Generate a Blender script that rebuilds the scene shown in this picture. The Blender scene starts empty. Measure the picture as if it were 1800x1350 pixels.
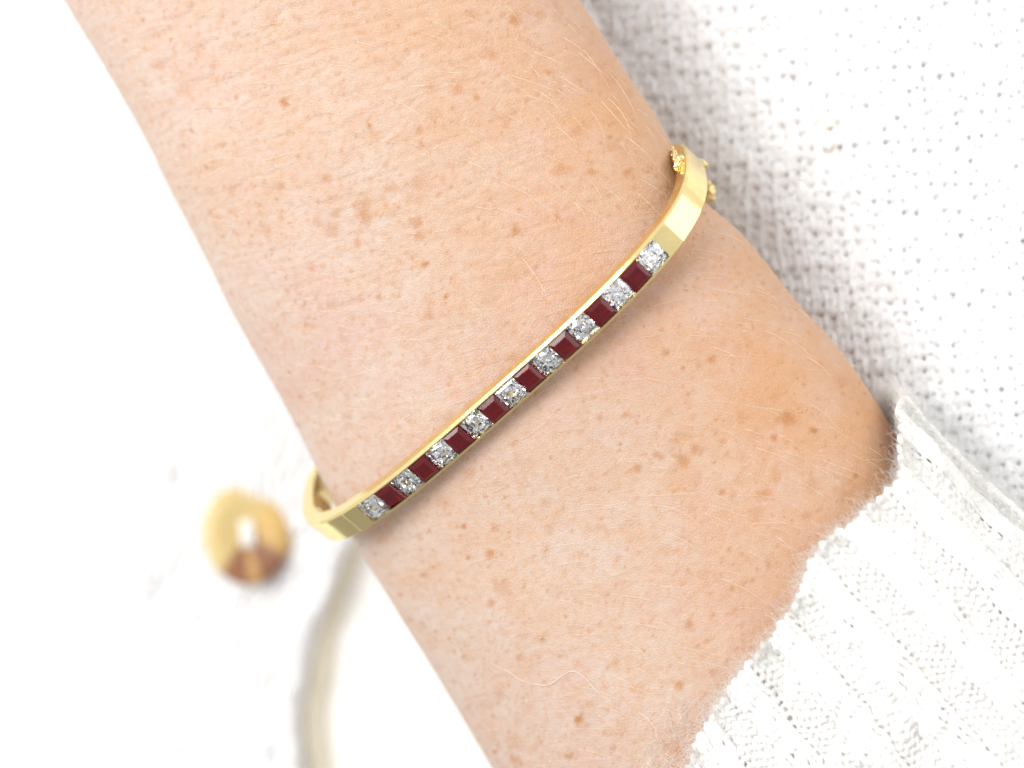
import bpy, bmesh, math
import numpy as np
from mathutils import Vector, Matrix

# 1 Blender unit = 1 cm (close-up of a wrist)
scn = bpy.context.scene
scn.unit_settings.system = 'METRIC'
scn.unit_settings.scale_length = 0.01
DCAM = 33.333

# ------------------------------------------------------------------ camera
cam_d = bpy.data.cameras.new('camera')
cam = bpy.data.objects.new('camera', cam_d)
scn.collection.objects.link(cam)
cam.location = (0, 0, DCAM)
cam_d.lens = 100
cam_d.sensor_width = 36
cam_d.clip_start = 0.5
cam_d.clip_end = 500
cam_d.dof.use_dof = True
cam_d.dof.focus_distance = DCAM + 0.05
scn.camera = cam
# Cycles: aperture radius (bu) = lens(mm)*1e-3 / (2*fstop) with metre units; 0.55 bu radius wanted
cam_d.dof.aperture_fstop = (100 * 1e-3) / (2 * 0.55)

# ------------------------------------------------------------------ world and lamps
w = bpy.data.worlds.new('World')
scn.world = w
w.use_nodes = True
bg = w.node_tree.nodes['Background']
# soft white room, dimmed towards the frame's bottom to give the gold olive reflections
wt = w.node_tree
wtc = wt.nodes.new('ShaderNodeTexCoord')
wsp = wt.nodes.new('ShaderNodeSeparateXYZ')
wmr = wt.nodes.new('ShaderNodeMapRange')
wmr.interpolation_type = 'SMOOTHSTEP'
wmr.inputs[1].default_value = -0.95
wmr.inputs[2].default_value = 0.25
wmr.inputs[3].default_value = 0.36
wmr.inputs[4].default_value = 0.90
wt.links.new(wtc.outputs['Generated'], wsp.inputs[0])
wt.links.new(wsp.outputs['Y'], wmr.inputs[0])
wt.links.new(wmr.outputs[0], bg.inputs[1])
bg.inputs[0].default_value = (0.95, 0.965, 1.0, 1)


def area(name, loc, size, radiance, col, target=(0, 0, -1)):
    l = bpy.data.lights.new(name, 'AREA')
    l.shape = 'RECTANGLE'
    l.size, l.size_y = size
    l.energy = radiance * math.pi * size[0] * size[1]
    l.color = col
    o = bpy.data.objects.new(name, l)
    scn.collection.objects.link(o)
    o.location = loc
    o.rotation_euler = (Vector(target) - Vector(loc)).to_track_quat('-Z', 'Y').to_euler()
    return o


area('window_light', (-35, 12, 34), (34, 30), 7.4, (1.0, 0.985, 0.96))
area('room_light', (34, 16, 16), (32, 36), 1.25, (1.0, 0.955, 0.88))  # unseen fill lamp added on the right, sized for the band's bright reflections
scn.view_settings.view_transform = 'Standard'
scn.view_settings.look = 'None'
scn.view_settings.gamma = 1.0
scn.view_settings.exposure = 0.27
scn.cycles.max_bounces = 16
scn.cycles.transmission_bounces = 16
scn.cycles.glossy_bounces = 8
scn.cycles.diffuse_bounces = 10
scn.cycles.caustics_refractive = True
scn.cycles.sample_clamp_indirect = 20.0

# ------------------------------------------------------------------ helpers
rng = np.random.default_rng(7)


def mesh_np(name, V, F, mat, parent=None, smooth=True, attrs=None, mats=None):
    """V (n,3), F (m,k) ints, linked as ONE mesh object"""
    V = np.asarray(V, np.float32)
    F = np.asarray(F, np.int32)
    m = bpy.data.meshes.new(name)
    k = F.shape[1]
    m.vertices.add(len(V))
    m.vertices.foreach_set('co', V.ravel())
    m.loops.add(F.size)
    m.loops.foreach_set('vertex_index', F.ravel())
    m.polygons.add(len(F))
    m.polygons.foreach_set('loop_start', np.arange(0, F.size, k, dtype=np.int32))
    m.polygons.foreach_set('loop_total', np.full(len(F), k, np.int32))
    m.polygons.foreach_set('use_smooth', np.full(len(F), smooth, bool))
    for n, a in (attrs or {}).items():
        at = m.attributes.new(n, 'FLOAT', 'POINT')
        at.data.foreach_set('value', np.asarray(a, np.float32).ravel())
    m.update(calc_edges=True)
    m.validate()
    o = bpy.data.objects.new(name, m)
    scn.collection.objects.link(o)
    m.materials.append(mat)
    if parent:
        o.parent = parent
    return o


def mesh_py(name, V, F, mat, parent=None, smooth=False):
    m = bpy.data.meshes.new(name)
    m.from_pydata([tuple(map(float, v)) for v in V], [], [tuple(f) for f in F])
    bm = bmesh.new()
    bm.from_mesh(m)
    bmesh.ops.recalc_face_normals(bm, faces=bm.faces)
    bm.to_mesh(m)
    bm.free()
    for p in m.polygons:
        p.use_smooth = smooth
    m.materials.append(mat)
    o = bpy.data.objects.new(name, m)
    scn.collection.objects.link(o)
    if parent:
        o.parent = parent
    return o


def empty(name, loc, label, cat):
    o = bpy.data.objects.new(name, None)
    scn.collection.objects.link(o)
    o.location = loc
    o.empty_display_size = 0.3
    o['label'] = label
    o['category'] = cat
    return o


def tubes(paths, radii, k=4, ref=None):
    """paths (N,P,3), radii broadcastable to (N,P): returns verts, quads"""
    N, P, _ = paths.shape
    T = np.gradient(paths, axis=1)
    T /= np.linalg.norm(T, axis=2, keepdims=True) + 1e-9
    if ref is None:
        ref = np.array([0.31, 0.23, 0.92])
    A = np.cross(T, np.broadcast_to(ref, T.shape))
    A /= np.linalg.norm(A, axis=2, keepdims=True) + 1e-9
    B = np.cross(T, A)
    th = np.arange(k) * 2 * math.pi / k
    R = np.broadcast_to(radii, (N, P))[:, :, None, None]
    V = paths[:, :, None, :] + R * (np.cos(th)[None, None, :, None] * A[:, :, None, :] + np.sin(th)[None, None, :, None] * B[:, :, None, :])
    idx = np.arange(N * P * k).reshape(N, P, k)
    a = idx[:, :-1]
    b = idx[:, 1:]
    F = np.stack([a, np.roll(a, -1, 2), np.roll(b, -1, 2), b], -1).reshape(-1, 4)
    return V.reshape(-1, 3), F


def vnoise(x, y, seed=0):
    """smooth value noise in [-1,1], vectorised"""
    xi = np.floor(x).astype(np.int64)
    yi = np.floor(y).astype(np.int64)
    fx = x - xi
    fy = y - yi
    fx = fx * fx * fx * (fx * (fx * 6 - 15) + 10)
    fy = fy * fy * fy * (fy * (fy * 6 - 15) + 10)

    def h(a, b):
        n = (a * 374761393 + b * 668265263 + seed * 982451653) & 0xFFFFFFFF
        n = ((n ^ (n >> 13)) * 1274126177) & 0xFFFFFFFF
        n = n ^ (n >> 16)
        return (n & 0xFFFF) / 32767.5 - 1
    return (h(xi, yi) * (1 - fx) + h(xi + 1, yi) * fx) * (1 - fy) + (h(xi, yi + 1) * (1 - fx) + h(xi + 1, yi + 1) * fx) * fy


def smooth1(a, sig):
    r = int(sig * 3) + 1
    k = np.exp(-0.5 * (np.arange(-r, r + 1) / sig) ** 2)
    k /= k.sum()
    return np.convolve(np.pad(a, r, mode='edge'), k, 'valid')


def sstep(a, b, x):
    t = np.clip((x - a) / (b - a), 0, 1)
    return t * t * (3 - 2 * t)


# ------------------------------------------------------------------ materials
def new_mat(name):
    m = bpy.data.materials.new(name)
    m.use_nodes = True
    nt = m.node_tree
    return m, nt, nt.nodes['Principled BSDF']


def N(nt, t, **kw):
    n = nt.nodes.new(t)
    for k, v in kw.items():
        if hasattr(n, k):
            setattr(n, k, v)
        else:
            n.inputs[k].default_value = v
    return n


def mixc(nt, fac, a, b, mode='MIX'):
    n = nt.nodes.new('ShaderNodeMix')
    n.data_type = 'RGBA'
    n.blend_type = mode
    for i, v in ((0, fac), (6, a), (7, b)):
        if hasattr(v, 'links'):
            nt.links.new(v, n.inputs[i])
        else:
            n.inputs[i].default_value = v if i == 0 else (*v, 1)
    return n.outputs[2]


def skin_material():
    m, nt, p = new_mat('skin')
    L = nt.links.new
    geo = N(nt, 'ShaderNodeTexCoord')
    fr = N(nt, 'ShaderNodeAttribute', attribute_name='freckle')
    tn = N(nt, 'ShaderNodeAttribute', attribute_name='tan')
    rd = N(nt, 'ShaderNodeAttribute', attribute_name='blush')
    base = mixc(nt, tn.outputs['Fac'], (0.575, 0.458, 0.385), (0.555, 0.292, 0.138))
    base = mixc(nt, rd.outputs['Fac'], base, (0.57, 0.37, 0.31))
    # fine mottling
    n1 = N(nt, 'ShaderNodeTexNoise', Scale=11.0, Detail=8.0, Roughness=0.7)
    L(geo.outputs['Object'], n1.inputs['Vector'])
    r1 = N(nt, 'ShaderNodeMapRange')
    r1.inputs[1].default_value = 0.46
    r1.inputs[2].default_value = 0.66
    r1.inputs[4].default_value = 0.5
    L(n1.outputs[0], r1.inputs[0])
    base = mixc(nt, r1.outputs[0], base, (0.52, 0.28, 0.135))
    # pale pores
    v = N(nt, 'ShaderNodeTexVoronoi', Scale=30.0)
    L(geo.outputs['Object'], v.inputs['Vector'])
    r2 = N(nt, 'ShaderNodeMapRange')
    r2.inputs[1].default_value = 0.0
    r2.inputs[2].default_value = 0.35
    r2.inputs[3].default_value = 0.22
    r2.inputs[4].default_value = 0.0
    L(v.outputs['Distance'], r2.inputs[0])
    base = mixc(nt, r2.outputs[0], base, (0.68, 0.52, 0.41))
    base = mixc(nt, fr.outputs['Fac'], base, (0.42, 0.165, 0.04))
    L(base, p.inputs['Base Color'])
    p.inputs['Roughness'].default_value = 0.52
    p.inputs['Subsurface Weight'].default_value = 0.25
    p.inputs['Subsurface Radius'].default_value = (0.16, 0.06, 0.03)
    p.inputs['Subsurface Scale'].default_value = 0.3
    p.inputs['Specular IOR Level'].default_value = 0.42
    # skin relief: polygonal net of fine lines
    nz = N(nt, 'ShaderNodeTexNoise', Scale=9.0, Detail=3.0)
    L(geo.outputs['Object'], nz.inputs['Vector'])
    add = nt.nodes.new('ShaderNodeVectorMath')
    add.operation = 'MULTIPLY_ADD'
    L(nz.outputs['Color'], add.inputs[0])
    add.inputs[1].default_value = (0.07, 0.07, 0.07)
    L(geo.outputs['Object'], add.inputs[2])
    v2 = N(nt, 'ShaderNodeTexVoronoi', Scale=27.0)
    v2.feature = 'DISTANCE_TO_EDGE'
    L(add.outputs[0], v2.inputs['Vector'])
    r3 = N(nt, 'ShaderNodeMapRange')
    r3.inputs[2].default_value = 0.2
    L(v2.outputs['Distance'], r3.inputs[0])
    n2 = N(nt, 'ShaderNodeTexNoise', Scale=60.0, Detail=4.0, Roughness=0.65)
    L(geo.outputs['Object'], n2.inputs['Vector'])
    ad = nt.nodes.new('ShaderNodeMath')
    ad.operation = 'MULTIPLY_ADD'
    L(n2.outputs[0], ad.inputs[0])
    ad.inputs[1].default_value = 2.0
    L(r3.outputs[0], ad.inputs[2])
    b = N(nt, 'ShaderNodeBump', Strength=0.5, Distance=0.006)
    L(ad.outputs[0], b.inputs['Height'])
    L(b.outputs[0], p.inputs['Normal'])
    return m


def simple(name, col, rough=0.5, metal=0.0, **kw):
    m, nt, p = new_mat(name)
    p.inputs['Base Color'].default_value = (*col, 1)
    p.inputs['Roughness'].default_value = rough
    p.inputs['Metallic'].default_value = metal
    for k, v in kw.items():
        p.inputs[k.replace('_', ' ')].default_value = v
    return m


def wool_material(name, col, col2):
    m, nt, p = new_mat(name)
    L = nt.links.new
    tc = N(nt, 'ShaderNodeTexCoord')
    n = N(nt, 'ShaderNodeTexNoise', Scale=2.2, Detail=5.0)
    L(tc.outputs['Object'], n.inputs['Vector'])
    L(mixc(nt, n.outputs[0], col, col2), p.inputs['Base Color'])
    p.inputs['Roughness'].default_value = 0.9
    p.inputs['Sheen Weight'].default_value = 0.25
    p.inputs['Specular IOR Level'].default_value = 0.2
    n2 = N(nt, 'ShaderNodeTexNoise', Scale=45.0, Detail=4.0, Roughness=0.7)
    L(tc.outputs['Object'], n2.inputs['Vector'])
    b = N(nt, 'ShaderNodeBump', Strength=0.7, Distance=0.02)
    L(n2.outputs[0], b.inputs['Height'])
    L(b.outputs[0], p.inputs['Normal'])
    return m


def gold_material():
    m, nt, p = new_mat('polished_gold')
    L = nt.links.new
    tc = N(nt, 'ShaderNodeTexCoord')
    p.inputs['Base Color'].default_value = (0.90, 0.725, 0.335, 1)
    p.inputs['Metallic'].default_value = 1.0
    n = N(nt, 'ShaderNodeTexNoise', Scale=30.0, Detail=5.0, Roughness=0.75)
    L(tc.outputs['Object'], n.inputs['Vector'])
    r = N(nt, 'ShaderNodeMapRange')
    r.inputs[1].default_value = 0.35
    r.inputs[2].default_value = 0.75
    r.inputs[3].default_value = 0.09
    r.inputs[4].default_value = 0.2
    L(n.outputs[0], r.inputs[0])
    L(r.outputs[0], p.inputs['Roughness'])
    n2 = N(nt, 'ShaderNodeTexNoise', Scale=3.5, Detail=4.0)
    L(tc.outputs['Object'], n2.inputs['Vector'])
    b = N(nt, 'ShaderNodeBump', Strength=0.4, Distance=0.015)
    L(n2.outputs[0], b.inputs['Height'])
    L(b.outputs[0], p.inputs['Normal'])
    return m


def button_material():
    m, nt, p = new_mat('amber_horn')
    L = nt.links.new
    tc = N(nt, 'ShaderNodeTexCoord')
    sep = N(nt, 'ShaderNodeSeparateXYZ')
    L(tc.outputs['Object'], sep.inputs[0])
    at = nt.nodes.new('ShaderNodeMath')
    at.operation = 'ARCTAN2'
    L(sep.outputs['X'], at.inputs[0])
    neg = nt.nodes.new('ShaderNodeMath')
    neg.operation = 'MULTIPLY'
    neg.inputs[1].default_value = -1
    L(sep.outputs['Y'], neg.inputs[0])
    L(neg.outputs[0], at.inputs[1])      # 0 = straight down, + = to the right
    nz = N(nt, 'ShaderNodeTexNoise', Scale=2.5, Detail=3.0)
    L(tc.outputs['Object'], nz.inputs['Vector'])
    ma = nt.nodes.new('ShaderNodeMath')
    ma.operation = 'MULTIPLY_ADD'
    L(nz.outputs[0], ma.inputs[0])
    ma.inputs[1].default_value = 0.5
    L(at.outputs[0], ma.inputs[2])
    sc = nt.nodes.new('ShaderNodeMath')
    sc.operation = 'MULTIPLY_ADD'
    L(ma.outputs[0], sc.inputs[0])
    sc.inputs[1].default_value = 1 / 6.2832
    sc.inputs[2].default_value = 0.5
    cr = N(nt, 'ShaderNodeValToRGB')
    e = cr.color_ramp.elements
    am = (0.64, 0.49, 0.21, 1)
    br = (0.29, 0.125, 0.055, 1)
    e[0].position = 0.0
    e[0].color = am
    e[1].position = 1.0
    e[1].color = am
    for pos, c in ((0.385, am), (0.425, br), (0.50, br), (0.525, (0.58, 0.36, 0.14, 1)), (0.555, (0.58, 0.36, 0.14, 1)), (0.59, br), (0.68, (0.27, 0.13, 0.08, 1)), (0.73, (0.62, 0.40, 0.15, 1)), (0.85, (0.68, 0.46, 0.16, 1))):
        x = e.new(pos)
        x.color = c
    L(sc.outputs[0], cr.inputs[0])
    L(cr.outputs[0], p.inputs['Base Color'])
    p.inputs['Roughness'].default_value = 0.5
    p.inputs['Coat Weight'].default_value = 0.1
    return m


M_SKIN = skin_material()
M_HAIR = simple('blond_body_hair', (0.97, 0.84, 0.62), 0.3, Specular_IOR_Level=0.8)
M_WOOL = wool_material('cream_wool', (0.965, 0.945, 0.90), (0.975, 0.962, 0.935))
M_WOOLB = wool_material('white_wool', (0.96, 0.96, 0.957), (0.97, 0.97, 0.967))
M_FUZZ = simple('wool_fibre', (0.98, 0.972, 0.95), 0.8)
nt_ = M_FUZZ.node_tree
tr_n = N(nt_, 'ShaderNodeBsdfTranslucent')
tr_n.inputs['Color'].default_value = (0.98, 0.975, 0.96, 1)
mx_n = N(nt_, 'ShaderNodeMixShader')
mx_n.inputs[0].default_value = 0.5
nt_.links.new(nt_.nodes['Principled BSDF'].outputs[0], mx_n.inputs[1])
nt_.links.new(tr_n.outputs[0], mx_n.inputs[2])
nt_.links.new(mx_n.outputs[0], nt_.nodes['Material Output'].inputs[0])
M_GOLD = gold_material()
M_GOLD2 = simple('chain_gold', (0.92, 0.77, 0.40), 0.12, 1.0)
M_DIAM = simple('diamond_crystal', (1, 1, 1), 0.0, 0.0, IOR=2.25, Transmission_Weight=1.0)
M_BUTTON = button_material()
M_THREAD = simple('white_thread', (0.92, 0.92, 0.90), 0.8)
M_STRAW = simple('dry_straw', (0.50, 0.42, 0.26), 0.7)


def ruby_material():
    m, nt, p = new_mat('ruby_crystal')
    p.inputs['Base Color'].default_value = (0.24, 0.0, 0.006, 1)
    p.inputs['Roughness'].default_value = 0.02
    p.inputs['IOR'].default_value = 1.6
    p.inputs['Specular IOR Level'].default_value = 0.08
    p.inputs['Transmission Weight'].default_value = 0.7
    return m


M_RUBY = ruby_material()

# ------------------------------------------------------------------ arm frame
DV = np.array([0.488, -0.873])     # along the forearm, hand (-) to elbow (+)
NV = np.array([0.873, 0.488])      # across it


def px2w(x, y, z):
    k = (DCAM - z) / DCAM
    return np.array([(x - 900) / 150 * k, (675 - y) / 150 * k])


def contour(pts, z):
    q = np.array([px2w(x, y, z) for x, y in pts])
    return q @ DV, q @ NV


SG = np.arange(-14, 12.001, 0.05)
ls, lw = contour([(115, 0), (165, 80), (215, 165), (265, 250), (310, 345), (360, 440), (410, 545), (470, 650), (520, 740), (560, 830), (620, 945), (690, 1060), (760, 1170), (820, 1270), (868, 1350)], -2.5)
rs, rw = contour([(1015, 0), (1060, 70), (1110, 150), (1150, 205), (1180, 260), (1195, 310), (1215, 342), (1245, 368), (1290, 400), (1340, 460), (1400, 540), (1460, 600), (1510, 670), (1550, 730), (1580, 790)], -1.2)
LW = smooth1(np.interp(SG, np.r_[-14, -9, ls, 12], np.r_[-2.2, -2.55, lw, lw[-1] - 0.5]), 5)
RW = smooth1(np.interp(SG, np.r_[-14, -9, rs, 6, 12], np.r_[2.3, 2.75, rw, 3.7, 4.2]), 4)
TH = 0.10 + smooth1(np.interp(SG, [-14, -8, -4, -1, 1.5, 4, 12], [1.15, 1.3, 1.42, 1.48, 1.58, 1.75, 2.2]), 6)
ZM = 0.14 + smooth1(np.interp(SG, [-14, -8, -4, -1.5, 0, 1.5, 4, 12], [-1.9, -1.85, -1.8, -1.84, -1.93, -1.98, -2.0, -2.2]), 6)
SL = 0.27


def arm_pt(s, phi, off=0.0, right_extra=0.0):
    """point on the arm's skin (s along, phi round: 0 = right edge, pi/2 = top)"""
    l = np.interp(s, SG, LW)
    r = np.interp(s, SG, RW) + right_extra
    th = np.interp(s, SG, TH)
    zm = np.interp(s, SG, ZM)
    c = (l + r) / 2
    hw = (r - l) / 2 + off
    n = 2.55
    co, si = np.cos(phi), np.sin(phi)
    n = np.where(si >= 0, 2.55, 2.05)
    x = np.sign(co) * np.abs(co) ** (2 / n)
    y = np.sign(si) * np.abs(si) ** (2 / n) * np.where(si >= 0, 1.0, 0.48)
    wv = c + hw * x
    z = zm + (th + off) * y + SL * wv * (0.75 + 0.25 * y)
    P = s[..., None] * DV + wv[..., None] * NV
    return np.concatenate([P, z[..., None]], -1)


# ------------------------------------------------------------------ forearm
s_ = np.concatenate([np.linspace(-13, -7.2, 60)[:-1], np.arange(-7.2, 5.2, 0.021), np.linspace(5.2, 11, 60)])
ph = np.concatenate([np.linspace(-0.02, math.pi + 0.02, 330), np.linspace(math.pi + 0.02, 2 * math.pi - 0.02, 62)[1:-1]])
Sg, Pg = np.meshgrid(s_, ph, indexing='ij')
Parm = arm_pt(Sg, Pg)
# arc-length-like coordinate across
across = (Parm[..., :2] @ NV)
# relief: fine creases across the wrist plus soft tendons, real geometry
xx, yy = Sg, across
ang = -0.25
u1 = (xx * math.cos(ang) + yy * math.sin(ang))
v1 = (-xx * math.sin(ang) + yy * math.cos(ang))
cre = 1 - np.abs(vnoise(u1 * 10.5 + 0.6 * vnoise(u1 * 2, v1 * 2, 3), v1 * 2.2, 11))
cre2 = 1 - np.abs(vnoise((xx * 0.75 + yy * 0.66) * 10, (-xx * 0.66 + yy * 0.75) * 3.0, 12))
cre3 = vnoise(xx * 12, yy * 12, 14)
fl = sstep(1.5, -5.5, xx)
disp = -(0.0085 * fl + 0.0028) * np.clip(cre - 0.72, 0, 1) / 0.28 - 0.0030 * np.clip(cre2 - 0.7, 0, 1) / 0.3 + 0.0013 * cre3
disp += 0.05 * vnoise(xx * 0.35 + 4, yy * 0.8, 5) + 0.016 * vnoise(xx * 0.9, yy * 1.5, 6)
top = np.clip(np.sin(Pg), 0, 1)
# notch where the bangle presses into the skin, tendon bulges and flexion folds nearer the hand
Nx = np.cos(Pg)[..., None] * np.r_[NV, 0.0] + np.sin(Pg)[..., None] * np.array([0, 0, 1.0])
Parm = Parm + Nx * (disp * (0.15 + 0.85 * top))[..., None]

# freckles: pigment, listed spots plus random ones
nS, nP = Sg.shape
freck = np.zeros((nS, nP))
ptop = Parm[:, :330]
proj = 1 / (1 - ptop[..., 2] / DCAM)
PX = 900 + 150 * ptop[..., 0] * proj
PY = 675 - 150 * ptop[..., 1] * proj
F0 = freck[:, :330]
listed = [(500, 180, 8, 1.0), (649, 219, 6, .75), (640, 372, 20, .5), (585, 403, 12, .5), (588, 374, 9, .4), (572, 312, 8, .6), (494, 326, 6, .5),
          (486, 350, 5, .5), (437, 392, 4, .9), (467, 400, 9, .3), (470, 415, 6, .35), (628, 427, 8, .4), (732, 393, 9, .6), (735, 415, 9, .55),
          (740, 312, 18, .33), (687, 330, 9, .4), (748, 465, 7, .8), (668, 523, 8, .6), (785, 520, 4, .8), (754, 554, 8, .5), (537, 572, 6, .5),
          (505, 515, 7, .4), (568, 468, 6, .4), (548, 473, 6, .4), (679, 290, 8, .4), (1383, 737, 15, .7), (1430, 757, 8, 1.0), (1361, 770, 6, .7),
          (1505, 835, 4.5, .95), (1487, 870, 15, .35), (1341, 866, 12, .5), (1212, 1098, 8, .6), (1240, 1128, 6, .6), (1270, 865, 6, .7),
          (1120, 823, 8, .6), (1200, 810, 13, .55), (1222, 790, 11, .5), (1158, 800, 8, .6), (1103, 730, 10, .4), (1018, 1265, 8, 1.0), (862, 976, 9, .65),
          (823, 980, 4, 1.0), (815, 925, 6, .8), (870, 928, 7, .6), (862, 1060, 8, .5), (915, 1155, 8, .5), (954, 1122, 4, .7), (1035, 1110, 6, .5),
          (1170, 620, 7, .5), (1250, 630, 7, .65), (1200, 647, 3.5, 1.0), (1303, 735, 10, .3), (905, 403, 8, .8), (738, 230, 8, .5), (741, 256, 7, .5),
          (700, 110, 12, .3), (805, 157, 8, .5), (837, 171, 6, .6), (905, 35, 10, .6), (885, 25, 5, .5), (965, 127, 7, .6), (860, 95, 12, .4), (1040, 302, 8, .6),
          (1105, 303, 8, .6), (1012, 230, 9, .4), (986, 296, 12, .45), (980, 383, 6, .5), (1425, 850, 14, .3), (1330, 905, 14, .25), (1350, 990, 6, .5),
          (1000, 1330, 7, .6), (905, 1335, 9, .5), (870, 1322, 5, .6), (1195, 1205, 8, .6), (1190, 1320, 8, .6), (1365, 1160, 6, .6), (1330, 1145, 5, .7),
          (1253, 1180, 7, .5), (1335, 1190, 5, .7), (720, 1090, 5, .5), (745, 1010, 6, .4), (790, 1050, 4, .6), (1420, 905, 9, .4), (1450, 960, 7, .5)]
spots = list(listed)
n_rand = 6500
for i in range(n_rand):
    x = rng.uniform(60, 1700)
    y = rng.uniform(-60, 1420)
    small = rng.random() < 0.82
    spots.append((x, y, rng.uniform(1.6, 3.9) if small else rng.uniform(5, 13), rng.uniform(0.12, 0.55) if small else rng.uniform(.06, .22)))
# coarse lookup grid
ci = np.arange(0, nS, 6)
cj = np.arange(0, 330, 6)
CX = PX[::6, ::6]
CY = PY[::6, ::6]
for x, y, r, a in spots:
    d2 = (CX - x) ** 2 + (CY - y) ** 2
    k = int(np.argmin(d2))
    if d2.flat[k] > 40 ** 2:
        continue
    i, j = divmod(k, CX.shape[1])
    i *= 6
    j *= 6
    # pigment fades away towards the underside
    wi = int(r * 2.6 / 3.1) + 10
    wj = int(r * 2.6 / 1.6) + 14
    sl = (slice(max(0, i - wi), i + wi), slice(max(0, j - wj), min(330, j + wj)))
    dx = PX[sl] - x
    dy = PY[sl] - y
    th = rng.uniform(0, math.pi)
    el = rng.uniform(0.65, 1.0)
    ex = dx * math.cos(th) + dy * math.sin(th)
    ey = (-dx * math.sin(th) + dy * math.cos(th)) / el
    sd = int(rng.integers(1, 9999))
    rr = np.sqrt(ex ** 2 + ey ** 2) / r
    rr = rr + 0.42 * vnoise(PX[sl] / r * 1.3, PY[sl] / r * 1.3, sd) + 0.22 * vnoise(PX[sl] / 3.2, PY[sl] / 3.2, sd + 1)
    v = min(1.0, a * 1.2) * np.clip((1.45 - rr) / 1.1, 0, 1) ** 0.9
    F0[sl] = 1 - (1 - F0[sl]) * (1 - v * 0.85)
freck[:, :330] = F0
tan_shade = 0.36 + 0.46 * np.clip(across / 3.3, -1.3, 1) + 0.16 * vnoise(xx * 0.8, yy * 0.8, 21) + 0.12 * vnoise(xx * 2.6, yy * 2.6, 22) + 0.08 * vnoise(xx * 7, yy * 7, 23)  # tan plus painted shade: colour deepens towards the right, where less light falls
tan_shade = np.clip(tan_shade, 0, 1)
blush = np.clip(0.05 + 0.3 * vnoise(xx * 0.55 + 7, yy * 0.7, 31) + 0.2 * vnoise(xx * 3, yy * 3, 32) + 0.15 * vnoise(xx * 8, yy * 8, 33), 0, 0.8)

person = empty('person', (0, 0, -1.8), 'bare freckled wrist and forearm crossing the picture, in a pushed-down white knit sleeve', 'person')
idx = np.arange(nS * nP).reshape(nS, nP)
a = idx[:-1]
b = idx[1:]
F = np.stack([a, b, np.roll(b, -1, 1), np.roll(a, -1, 1)], -1).reshape(-1, 4)
# orientation outward
V = Parm.reshape(-1, 3)
ends = []
for row in (0, nS - 1):
    c = Parm[row].mean(0)
    ends.append(c)
V2 = np.concatenate([V, np.array(ends)])
tri0 = [(nS * nP, idx[0, j], idx[0, (j + 1) % nP], idx[0, (j + 1) % nP]) for j in range(0)]
forearm = mesh_np('forearm', V2, F, M_SKIN, None, True, {'freckle': np.r_[freck.ravel(), 0, 0], 'tan': np.r_[tan_shade.ravel(), .5, .5], 'blush': np.r_[blush.ravel(), .2, .2]})
bm = bmesh.new()
bm.from_mesh(forearm.data)
bm.verts.ensure_lookup_table()
loose = [v for v in bm.verts if not v.link_faces]
bmesh.ops.delete(bm, geom=loose, context='VERTS')
bmesh.ops.holes_fill(bm, edges=[e for e in bm.edges if len(e.link_faces) == 1], sides=0)
bmesh.ops.recalc_face_normals(bm, faces=bm.faces)
bm.to_mesh(forearm.data)
bm.free()
for p in forearm.data.polygons:
    if len(p.vertices) > 4:
        p.use_smooth = False


def childof(o, parent):
    o.parent = parent
    o.matrix_parent_inverse = Matrix.Translation(parent.location).inverted()


childof(forearm, person)


# ------------------------------------------------------------------ fine blond hairs on the arm
def skin_at(px, py):
    """nearest grid point of the skin under a pixel-like position"""
    d2 = (CX - px) ** 2 + (CY - py) ** 2
    k = int(np.argmin(d2))
    i, j = divmod(k, CX.shape[1])
    return i * 6, j * 6, d2.flat[k]


def hair_dir(x, y):
    # photo-plane angle in degrees (0 = right, positive = up)
    if y < 500 + (x - 900) * -0.8:      # hand side of the bangle
        t = np.clip((x - 500) / 600, 0, 1)
        return 12 - 52 * t
    t = np.clip((x + (y - 900) * 0.2 - 850) / 450, 0, 1)
    return 32 - 46 * t


hp = []
hr = []
n = 0
tries = 0
PH = 9
while n < 950 and tries < 9000:
    tries += 1
    x = rng.uniform(120, 1620)
    y = rng.uniform(-20, 1370)
    i, j, d2 = skin_at(x, y)
    if d2 > 10 ** 2:
        continue
    sv, pv = s_[i] + rng.uniform(-.06, .06), ph[j]
    ang = math.radians(hair_dir(x, y) + rng.normal(0, 9))
    big = rng.random() < (0.42 if x > 850 else 0.22)
    Lh = rng.uniform(0.28, 0.70) if big else rng.uniform(0.12, 0.35)
    d = np.array([math.cos(ang), math.sin(ang)])
    base = Parm[i, j]
    bend = rng.normal(-0.25, 0.35)
    t = np.linspace(0, 1, PH)
    aa = ang + bend * t
    st = np.stack([np.cos(aa), np.sin(aa)], -1) * (Lh / (PH - 1))
    xy = base[:2] + np.cumsum(st, 0) - st[0]
    # follow the skin: height looked up in arm coordinates
    ws = xy @ NV
    ss = xy @ DV
    l = np.interp(ss, SG, LW)
    r = np.interp(ss, SG, RW)
    u = np.clip((ws - (l + r) / 2) / ((r - l) / 2), -0.9995, 0.9995)
    yv = (1 - np.abs(u) ** 2.55) ** (1 / 2.55)
    z = np.interp(ss, SG, ZM) + np.interp(ss, SG, TH) * yv + SL * ws * (0.75 + 0.25 * yv)
    lift = rng.uniform(0.02, 0.11) if big else rng.uniform(0.01, 0.05)
    z = z + (base[2] - z[0]) + lift * np.sin(t * math.pi * 0.62) - 0.006
    over = np.abs((ws - (l + r) / 2) / ((r - l) / 2)) > 0.985
    if over.any():
        continue
    hp.append(np.concatenate([xy, z[:, None]], 1))
    r0 = rng.uniform(0.0011, 0.0021) if big else rng.uniform(0.0009, 0.0016)
    hr.append(r0 * (1 - 0.75 * t ** 1.6))
    n += 1
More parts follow.
